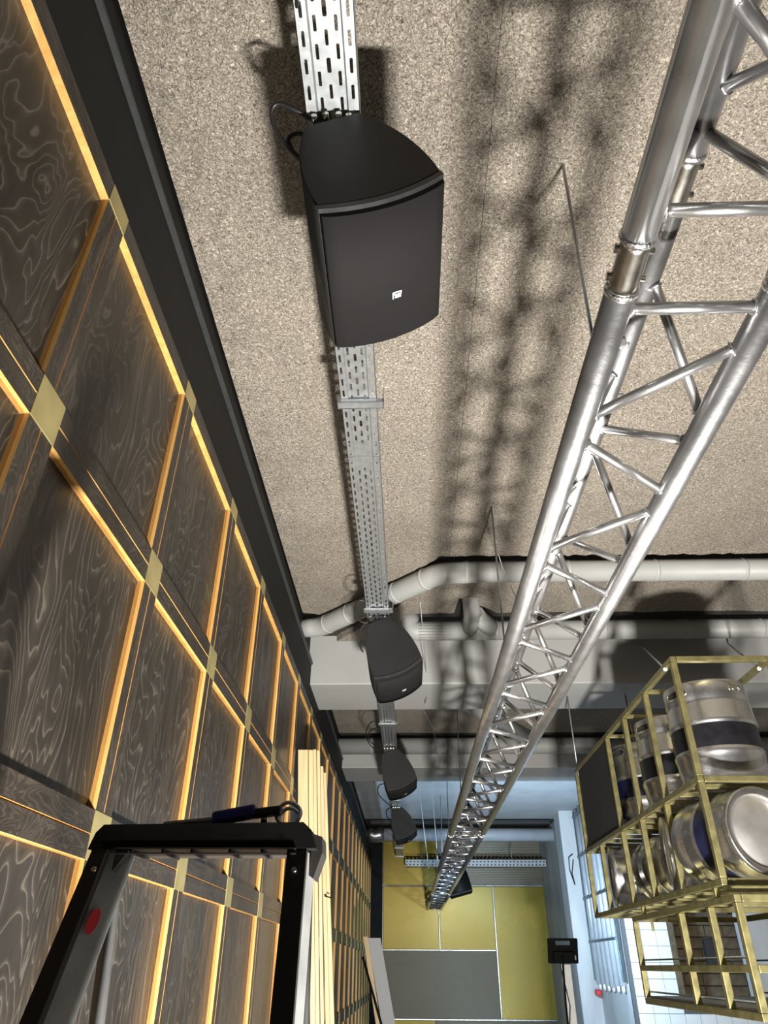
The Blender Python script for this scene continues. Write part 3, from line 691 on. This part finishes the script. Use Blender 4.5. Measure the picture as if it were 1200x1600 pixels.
for (x, xt) in ((RX0,1.70),(RX1,2.33)):                 # tie rods to the top of the first beam
    a_ = Vector((x,3.12,zA[0])); d_ = (Vector((xt,4.82,1.97))-a_); u_ = d_.normalized()
    mb = MB(); mb.path([a_-u_*0.04, a_+d_],0.005,8); mb.path([a_-u_*0.035, a_-u_*0.02],0.009,6)
    part(mb,'tie_rod',M['zinc'],ra)
for x in (RX0,RX1):
    mb = MB(); mb.path([(x,5.10,zA[0]-0.04),(x,5.10,1.685)],0.0055,8); part(mb,'hanger_rod',M['zinc'],ra)
rb = empty('keg_rack', (1.4,2.92,-0.14)); tag(rb, 'lower brass-coloured tube rack with thin rod rails below the kegs', 'rack')
zB = (0.215,0.0,-0.137); yB = (2.925,4.29)
for x in (RX0,RX1+0.12):
    for z in zB: bar(rb,'rail',(x,yB[0]-h,z),(x,yB[1]+h,z))
    for y in (2.925,3.20,3.555,4.29): bar(rb,'post',(x,y,zB[2]+h),(x,y,zB[0]-h))
    for z in (0.035,-0.098):
        mb = MB(); mb.path([(x+0.012,yB[0],z),(x+0.012,yB[1],z)],0.004,8); part(mb,'rod',M['zinc'],rb)
for z in zB:
    for y in yB: bar(rb,'rail',(RX0+h,y,z),(RX1+0.12-h,y,z))
for y in (3.2,3.555): bar(rb,'cross_bar',(RX0+h,y,zB[2]),(RX1+0.12-h,y,zB[2]),0.02); bar(rb,'cross_bar',(RX0+h,y,zB[0]),(RX1+0.12-h,y,zB[0]),0.02)
mb = MB(); mb.bevbox((RX0+0.01,yB[0]+0.01,zB[2]+0.012),(RX1+0.11,yB[1]-0.01,zB[2]+0.022),0.002); part(mb,'shelf_board',M['paint'],rb)
for y in (3.0,3.7,4.1): bar(rb,'hanging_bracket',(RX0+0.03,y,zB[0]-0.06),(RX0+0.03,y,zB[0]-h),0.012)
for y in (3.1,4.1): 
    for x in (RX0, RX1): bar(rb,'hanging_bracket',(x,y,zB[0]+h),(x,y,zA[2]-h),0.020)

# kegs -------------------------------------------------------------
def keg_mesh(R, Hh, band):
    """profile from the foot chime up to the top collar"""
    r = R
    prof = [(r*0.80,0.012),(r*0.93,0.0),(r*0.96,0.004),(r*0.95,0.030),(r*0.93,0.045),(r*0.96,0.075),(r*0.97,0.10),(r*0.985,Hh*0.27),(r,Hh*0.285),(r,Hh*0.315),(r*0.975,Hh*0.33)]
    prof += [(r*0.975,Hh*0.335),(r*0.975,Hh*0.56),(r*0.975,Hh*0.565),(r,Hh*0.58),(r,Hh*0.61),(r*0.98,Hh*0.63),(r*0.965,Hh*0.77),(r*0.94,Hh*0.80),(r*0.955,Hh*0.815),(r*0.955,Hh*0.985),(r*0.945,Hh),(r*0.915,Hh),(r*0.91,Hh*0.985),(r*0.91,Hh*0.87)]
    mis = [0]*(len(prof)-1); mis[11] = band
    mb = MB(); mb.lathe(prof, 48, 0, mis)
    return mb, prof
def letters(txt, R, z, a0, size):
    cu = bpy.data.curves.new('embossed_letters','FONT'); cu.body = txt; cu.size = size; cu.extrude = 0.0015
    o = bpy.data.objects.new('tmp', cu); C.objects.link(o)
    me = bpy.data.meshes.new_from_object(o.evaluated_get(bpy.context.evaluated_depsgraph_get())); bpy.data.objects.remove(o)
    for v in me.vertices:
        a = a0+v.co.x/R; rr = R+v.co.z; v.co = (rr*math.cos(a), rr*math.sin(a), z+v.co.y)
    return me
def make_keg(name, label, R, Hh, mat, band=None, handle_ang=(), text=None, group='steel kegs in the rack'):
    t = empty(name); t.matrix_world = mat; tag(t, label, 'keg', group)
    mb, prof = keg_mesh(R, Hh, 1 if band else 0)
    mb.build('body', [M['keg'], M[band] if band else M['keg']], t)
    MB().lathe([(R*0.80,0.012),(R*0.78,0.03),(R*0.70,0.022),(R*0.3,0.012),(0.0005,0.008)],40).build('bottom_dish', M['kegface'], t)
    MB().lathe([(R*0.915,Hh*0.87),(R*0.6,Hh*0.90),(R*0.2,Hh*0.915),(0.03,Hh*0.915),(0.03,Hh*0.955),(0.02,Hh*0.96),(0.0005,Hh*0.955)],40).build('top_dome', M['kegface'], t)
    for a in handle_ang:                               # dark ovals laid on the collar, painted shade of the hand holes
        mb = MB(); rr = R*0.9575; n = 28; pts = []
        for k in range(n):
            q = 2*math.pi*k/n; ex = 0.062*math.copysign(abs(math.cos(q))**0.5, math.cos(q)); ez = 0.017*math.copysign(abs(math.sin(q))**0.7, math.sin(q))
            b_ = a+ex/R; pts.append((rr*math.cos(b_), rr*math.sin(b_), Hh*0.905+ez))
        mb.add(pts, [(k, (k+1) % n, n-k-1 if k else 0, n-k if k else 0) if k else (0,1,n-1) for k in range(0, n//2-1)] + [(n//2-1, n//2, n//2+1)])
        ho = mb.build('hand_hole_shade', M['holeshade'], t)
        mb = MB(); mb.path([Vector(x) for x in pts],0.0028,6,closed=True); mb.build('hole_rim', M['keg'], ho)
    if text:
        me = letters(text[0], R*0.957, Hh*text[1], text[2], text[3]); me.materials.append(M['steel'])
        inst('embossed_letters', me, t)
    return t
def place(x,y,z,rx=0,ry=0,rz=0): return Matrix.Translation((x,y,z)) @ Matrix.Rotation(rz,4,'Z') @ Matrix.Rotation(ry,4,'Y') @ Matrix.Rotation(rx,4,'X')
R90 = math.pi/2; zs1 = zA[1]+0.013; kr = 0.190
make_keg('beer_keg','front steel keg standing upright on the top tier with a broad black band',kr,0.44,place(1.405,3.275,zs1),'kegband',(math.radians(205),math.radians(25)),('EC 5',0.885,math.radians(283),0.034))
make_keg('beer_keg','upright steel keg with black band standing behind the front keg',kr,0.44,place(1.405,3.80,zs1,rz=0.4),'kegband',(math.radians(180),math.radians(0)))
make_keg('beer_keg','upright steel keg with a blue band, half hidden behind the charcoal side panel',kr,0.44,place(1.405,4.32,zs1),'kegblue',(math.radians(200),))
zk = zA[2]+0.013
make_keg('beer_keg','steel keg lying on the lower tier with its round end facing the viewer',0.172,0.40,place(1.412,3.045,zk+0.173,rx=-R90,rz=math.radians(14)),'kegblue')
make_keg('beer_keg','dull steel keg lying crosswise behind the round-faced one',0.170,0.38,place(1.235,3.74,zk+0.170,ry=R90,rz=math.radians(-12)))
make_keg('beer_keg','dark ribbed steel keg lying lengthwise in the middle of the lower tier',0.168,0.40,place(1.46,4.02,zk+0.168,rx=-R90,rz=math.radians(8)))
make_keg('beer_keg','farthest steel keg lying crosswise at the end of the lower tier',0.168,0.38,place(1.215,4.72,zk+0.168,ry=R90,rz=math.radians(-10)))

# ================================================================== CONDUIT LADDER on the side wall
lt = empty('conduit_ladder', (XC-0.05,10.7,0)); tag(lt, 'wall-mounted ladder frame carrying pale vertical conduits beside the column', 'cable ladder')
LZ0, LZ1 = -0.19, 1.985
for y in (9.95,11.45): mb = MB(); mb.bevbox((XC-0.07,y-0.015,LZ0+0.05),(XC-0.03,y+0.015,LZ1),0.003); part(mb,'side_rail',M['teal'],lt)
for z in (0.30,0.82,1.36,1.90): mb = MB(); mb.bevbox((XC-0.085,9.95,z-0.014),(XC-0.06,11.45,z+0.014),0.003); part(mb,'rung',M['teal'],lt)
for i in range(6):
    y = 10.10+i*0.24; mb = MB(); mb.path([(XC-0.035,y,LZ0+random.uniform(-0.02,0.03)),(XC-0.035,y,LZ1)],0.045,12); cpt = part(mb,'conduit',M['conduit'],lt)
    mb = MB(); mb.path([(XC-0.035,y,LZ0-0.05),(XC-0.04,y-0.02,LZ0),(XC-0.035,y,LZ0+0.03)],0.02,8); part(mb,'cable_end',M['white'],lt)
mb = MB(); mb.bevbox((XC-0.10,11.25,LZ0-0.12),(XC-0.04,11.42,LZ0-0.05),0.015); part(mb,'red_tag',M['red'],lt)

# ================================================================== STAND LAMP by the column
sl = empty('work_light', (1.43,7.72,FL)); tag(sl, 'black floodlight head tilted upward on a white post by the column', 'work light')
def lampmat(): return Matrix.Translation((1.425,7.72,0.125)) @ Matrix.Rotation(math.radians(23),4,'X')
LM = lampmat()
def lp(mb, name, mat):
    mb.v = [tuple(LM @ Vector(q)) for q in mb.v]; return part(mb, name, mat, sl)
mb = MB(); mb.bevbox((-0.135,-0.012,-0.095),(0.135,0.018,0.075),0.008); lp(mb,'housing',M['ladcap'])
mb = MB()
mb.bevbox((-0.135,-0.012,0.12),(0.135,0.018,0.14),0.006); mb.bevbox((-0.135,-0.012,0.07),(-0.065,0.018,0.13),0.006); mb.bevbox((0.065,-0.012,0.07),(0.135,0.018,0.13),0.006)
lp(mb,'carry_handle',M['ladcap'])
mb = MB(); mb.bevbox((-0.095,-0.055,-0.075),(0.095,-0.010,0.03),0.008); lp(mb,'driver_box',M['ladcap'])
mb = MB(); mb.box((-0.115,0.0182,-0.075),(0.115,0.0195,0.055)); lp(mb,'led_panel',M['lens'])
mb = MB(); mb.box((0.10,-0.03,-0.05),(0.11,-0.012,-0.01)); lp(mb,'yoke_knob',M['conduit'])
mb = MB(); mb.bevbox((1.40,7.745,FL),(1.485,7.80,0.03),0.004); part(mb,'white_post',M['whitepost'],sl)
mb = MB(); mb.path([(1.415,7.66,0.11),(1.41,7.70,0.0),(1.40,7.72,-0.3),(1.39,7.72,FL)],0.009,8); part(mb,'stand_pole',M['ladcap'],sl)
mb = MB(); mb.path([(1.38,7.68,0.06),(1.39,7.70,-0.02),(1.42,7.72,-0.2),(1.435,7.72,-0.32),(1.41,7.72,-0.5),(1.41,7.72,-1.0)],0.005,8); part(mb,'power_cable',M['cable'],sl)
for a in (0.4,2.5,4.6): mb = MB(); mb.path([(1.44,7.77,-1.2),(1.44+0.4*math.cos(a),7.77+0.4*math.sin(a),FL+0.01)],0.011,8); part(mb,'tripod_leg',M['ladcap'],sl)
sl.location = (1.60, 8.62, FL); sl.scale = (1.15, 1.0, 1.0)
wc = MB().path([(2.42,11.44,1.40),(2.36,11.44,1.36),(2.35,11.44,1.2),(2.40,11.44,1.0),(2.38,11.44,1.15),(2.42,11.44,1.33)],0.008,6).build('wire', M['cable']); tag(wc,'black cable loop hanging on the concrete column','cable')

# ================================================================== STEP LADDER with tools on top
LK = 0.72                    # the ladder's top stands just under a metre from the eye
def sc(mb): mb.v = [(x*LK, y*LK, z*LK) for x,y,z in mb.v]; return mb
ld = empty('step_ladder', (-0.25,0.97,FL)); tag(ld, 'aluminium step ladder with black plastic top cap near the wood wall', 'ladder')
def lpart(mb, n_, mt): return part(sc(mb), n_, mt, ld)
mb = MB(); prof_ = [(-0.548,0.166),(-0.540,0.192),(-0.528,0.205),(-0.180,0.209),(-0.166,0.197),(-0.156,0.168)]
mb.prism(prof_, 1.30, 1.42); lpart(mb,'top_cap',M['ladcap'])
mb = MB(); mb.box((-0.50,1.298,0.166),(-0.19,1.42,0.1685)); 
for x in (-0.475,-0.42,-0.37,-0.305,-0.25): mb.box((x,1.30,0.160),(x+0.004,1.40,0.168))
mb.box((-0.515,1.297,0.1585),(-0.19,1.302,0.1605)); lpart(mb,'cap_ribs',M['laddark'])
for xa, xb_ in ((-0.513,-0.195),): pass
def rail(x0t, x1t, x0b, x1b, name):
    # front flange coloured dark as if unlit, with a pale inner web: channel profile leaning toward the viewer
    yt, yb = 1.302, 1.302-0.40; zt, zb = 0.166, FL/LK
    F = (0.166-FL/LK)/0.242
    mb = MB()
    def q(x, y, z): return (x, y, z)
    dl = (x0b-x0t)*F*0.72; dr = (x1b-x1t)*F*0.72
    vs = [q(x0t,yt,zt),q(x1t,yt,zt),q(x1t,yt+0.022,zt),q(x0t,yt+0.022,zt),q(x0t+dl,yb,zb),q(x1t+dr,yb,zb),q(x1t+dr,yb+0.022,zb),q(x0t+dl,yb+0.022,zb)]
    mb.add(vs, [(0,1,5,4),(1,2,6,5),(2,3,7,6),(3,0,4,7),(0,3,2,1),(4,5,6,7)])
    return lpart(mb, name, M['laddark'])
rail(-0.541,-0.515,-0.594,-0.565,'front_rail'); rail(-0.205,-0.172,-0.207,-0.172,'front_rail')
def web(xt, xb_, wdt):
    yt, yb = 1.32, 0.93; zt, zb = 0.164, FL/LK; F = (0.166-FL/LK)/0.242*0.72; d = (xb_-xt)*F
    mb = MB(); mb.add([(xt,yt,zt),(xt+wdt,yt+0.045,zt),(xt+wdt,yt+0.05,zt),(xt,yt+0.01,zt),(xt+d,yb,zb),(xt+wdt+d,yb+0.045,zb),(xt+wdt+d,yb+0.05,zb),(xt+d,yb+0.01,zb)],
        [(0,1,5,4),(1,2,6,5),(2,3,7,6),(3,0,4,7),(0,1,2,3),(4,5,6,7)]); return lpart(mb,'rail_web',M['ladalu'])
web(-0.516,-0.566,0.028); web(-0.172,-0.172,0.007)
for x in (-0.528,-0.190):
    mb = MB(); mb.path([(x,1.293,0.135),(x,1.299,0.135),(x,1.299,0.135),(x,1.303,0.135)],[0.004,0.004,0.008,0.008],14); lpart(mb,'rivet',M['steel'])
mb = MB(); mb.prism([(-0.500,0.166),(-0.475,0.166),(-0.500,0.132)],1.302,1.325); lpart(mb,'corner_gusset',M['laddark'])
mb = MB(); mb.prism([(-0.166,0.195),(-0.150,0.190),(-0.148,0.165),(-0.162,0.125),(-0.170,0.130)],1.33,1.40); lpart(mb,'hinge_cover',M['laddark'])
n_ = Vector((0,1,0))
mb = MB()
ov = []
for k in range(20):
    q = 2*math.pi*k/20; f = 0.225; ex, ez = 0.0058*math.cos(q), 0.019*math.sin(q); 
    zc = 0.060; yc = 1.3185-(0.164-(zc+ez))*0.39/1.764+0.006
    xcc = -0.516-(0.164-(zc+ez))*0.138+0.012; ov.append((xcc+ex, yc+0.045*(0.012+ex)/0.028-0.008, zc+ez))
mb.add(ov+[(a,b_-0.001,c) for a,b_,c in ov],[tuple(range(20)),tuple(range(20,40))]+[(i,(i+1)%20,20+(i+1)%20,20+i) for i in range(20)]); lpart(mb,'red_sticker',M['red'])
for z, yo in ((-0.30,1.20),(-0.62,1.14),(-0.94,1.08),(-1.26,1.03),(-1.58,0.97),(-1.90,0.92)):
    mb = MB(); mb.bevbox((-0.60,yo-0.03,z-0.02),(-0.19,yo+0.06,z),0.003); lpart(mb,'tread',M['ladalu'])
for x0, x1 in ((-0.53,-0.60),(-0.185,-0.185)):
    mb = MB(); mb.path([(x0,1.40,0.16),(x1,2.05,FL/LK)],0.014,8); lpart(mb,'rear_leg',M['ladalu'])
# tools lying on the cap
tl = empty('pliers', (-0.30*LK,1.34*LK,0.21*LK)); tag(tl, 'pliers with dark blue grips lying on the black ladder cap', 'pliers')
mb = MB(); mb.bevbox((-0.345,1.31,0.209),(-0.270,1.35,0.228),0.004); mb.v = [(x,y,z+(x+0.345)*0.18) for x,y,z in mb.v]; part(sc(mb),'grip',M['blue'],tl)
mb = MB(); mb.bevbox((-0.345,1.36,0.209),(-0.255,1.378,0.217),0.003); part(sc(mb),'grip',M['blue'],tl)
mb = MB(); mb.bevbox((-0.275,1.318,0.220),(-0.225,1.345,0.234),0.003); mb.v = [(x,y,z+(x+0.278)*0.12) for x,y,z in mb.v]; part(sc(mb),'jaw',M['laddark'],tl)
mb = MB(); mb.path([(-0.256,1.338,0.212),(-0.256,1.338,0.230)],0.006,10); part(sc(mb),'pivot',M['steel'],tl)
mb = MB(); mb.v = []; mb.bevbox((-0.43,1.315,0.2085),(-0.33,1.345,0.2140),0.001); mb.v = [(x,y,z+(x+0.41)*0.09) for x,y,z in mb.v]
tag(sc(mb).build('steel_strip', M['zinc']), 'flat steel strip lying on the black ladder cap left of the pliers', 'strip')
mb = MB(); mb.path([(-0.215+0.022*math.cos(q),1.35+0.004*math.sin(3*q),0.2305+0.019*math.sin(q)) for q in [2*math.pi*k/24 for k in range(24)]],0.0035,8,closed=True)
mb.path([(-0.215+0.018*math.cos(q),1.362+0.004*math.sin(3*q),0.2265+0.015*math.sin(q)) for q in [2*math.pi*k/24 for k in range(24)]],0.0035,8,closed=True)
tag(sc(mb).build('cable_coil', M['conduit']), 'small grey coil of cable beside the pliers on the ladder cap', 'cable')

# ================================================================== TIMBER, BOARDS leaning on the wood wall
def lean(name, xt, xb_, wd, y, zt, th, mat, label, cat, group=None, yb=None):
    yb = y if yb is None else yb
    mb = MB(); vs = []
    for (x0, yy, z) in ((xt,y,zt),(xb_,yb,FL)):
        vs += [(x0,yy,z),(x0+wd,yy,z),(x0+wd,yy+th,z),(x0,yy+th,z)]
    mb.add(vs, [(0,1,2,3),(4,7,6,5),(0,4,5,1),(1,5,6,2),(2,6,7,3),(3,7,4,0)])
    o = mb.build(name, mat); tag(o, label, cat, group); return o
g_ = 'pine laths leaning on the wood wall'
lean('timber_lath',-0.655,-0.47,0.058,4.30,1.095,0.03,M['pine'],'widest pine lath, leftmost of the bundle leaning on the wood wall','lath',g_)
lean('timber_lath',-0.593,-0.405,0.025,4.312,1.097,0.03,M['pine'],'narrow pine lath second from the left in the bundle','lath',g_)
lean('timber_lath',-0.565,-0.375,0.018,4.302,1.097,0.03,M['pine'],'narrow pine lath third from the left in the bundle','lath',g_)
lean('timber_lath',-0.543,-0.352,0.016,4.318,1.095,0.03,M['pine'],'thin pine lath at the right of the front row','lath',g_)
lean('timber_lath',-0.545,-0.335,0.020,4.52,1.05,0.03,M['pine'],'pine lath set slightly lower behind the front row','lath',g_)
lean('timber_lath',-0.530,-0.310,0.022,4.56,1.02,0.03,M['pine'],'rightmost pine lath with the lowest top of the bundle','lath',g_)
for z, x0, x1, y in ((0.42,-0.575,-0.50,4.292),(0.33,-0.475,-0.44,4.50)):
    tag(MB().path([(x0,y,z+0.005),((x0+x1)/2,y-0.006,z),(x1,y,z-0.004)],0.004,6).build('strap', M['cable']), 'thin black strap around the %s' % ('left laths of the pine bundle' if x0 < -0.55 else 'right laths of the pine bundle'), 'strap')
lean('plasterboard',-0.405,-0.02,0.125,8.0,0.235,0.02,M['plaster'],'grey plasterboard sheet leaning by the far end of the wood wall','board')
lean('timber_plank',-0.450,-0.10,0.045,8.02,0.245,0.03,M['pine'],'pine plank leaning along the left edge of the plasterboard','plank')
tag(MB().path([(-0.445,7.9,0.08),(-0.33,7.9,-0.25),(-0.1,7.9,-0.9),(0.05,7.9,FL+0.02)],0.011,10).build('pole', M['ladcap']), 'black pole leaning across the plasterboard sheet', 'pole')
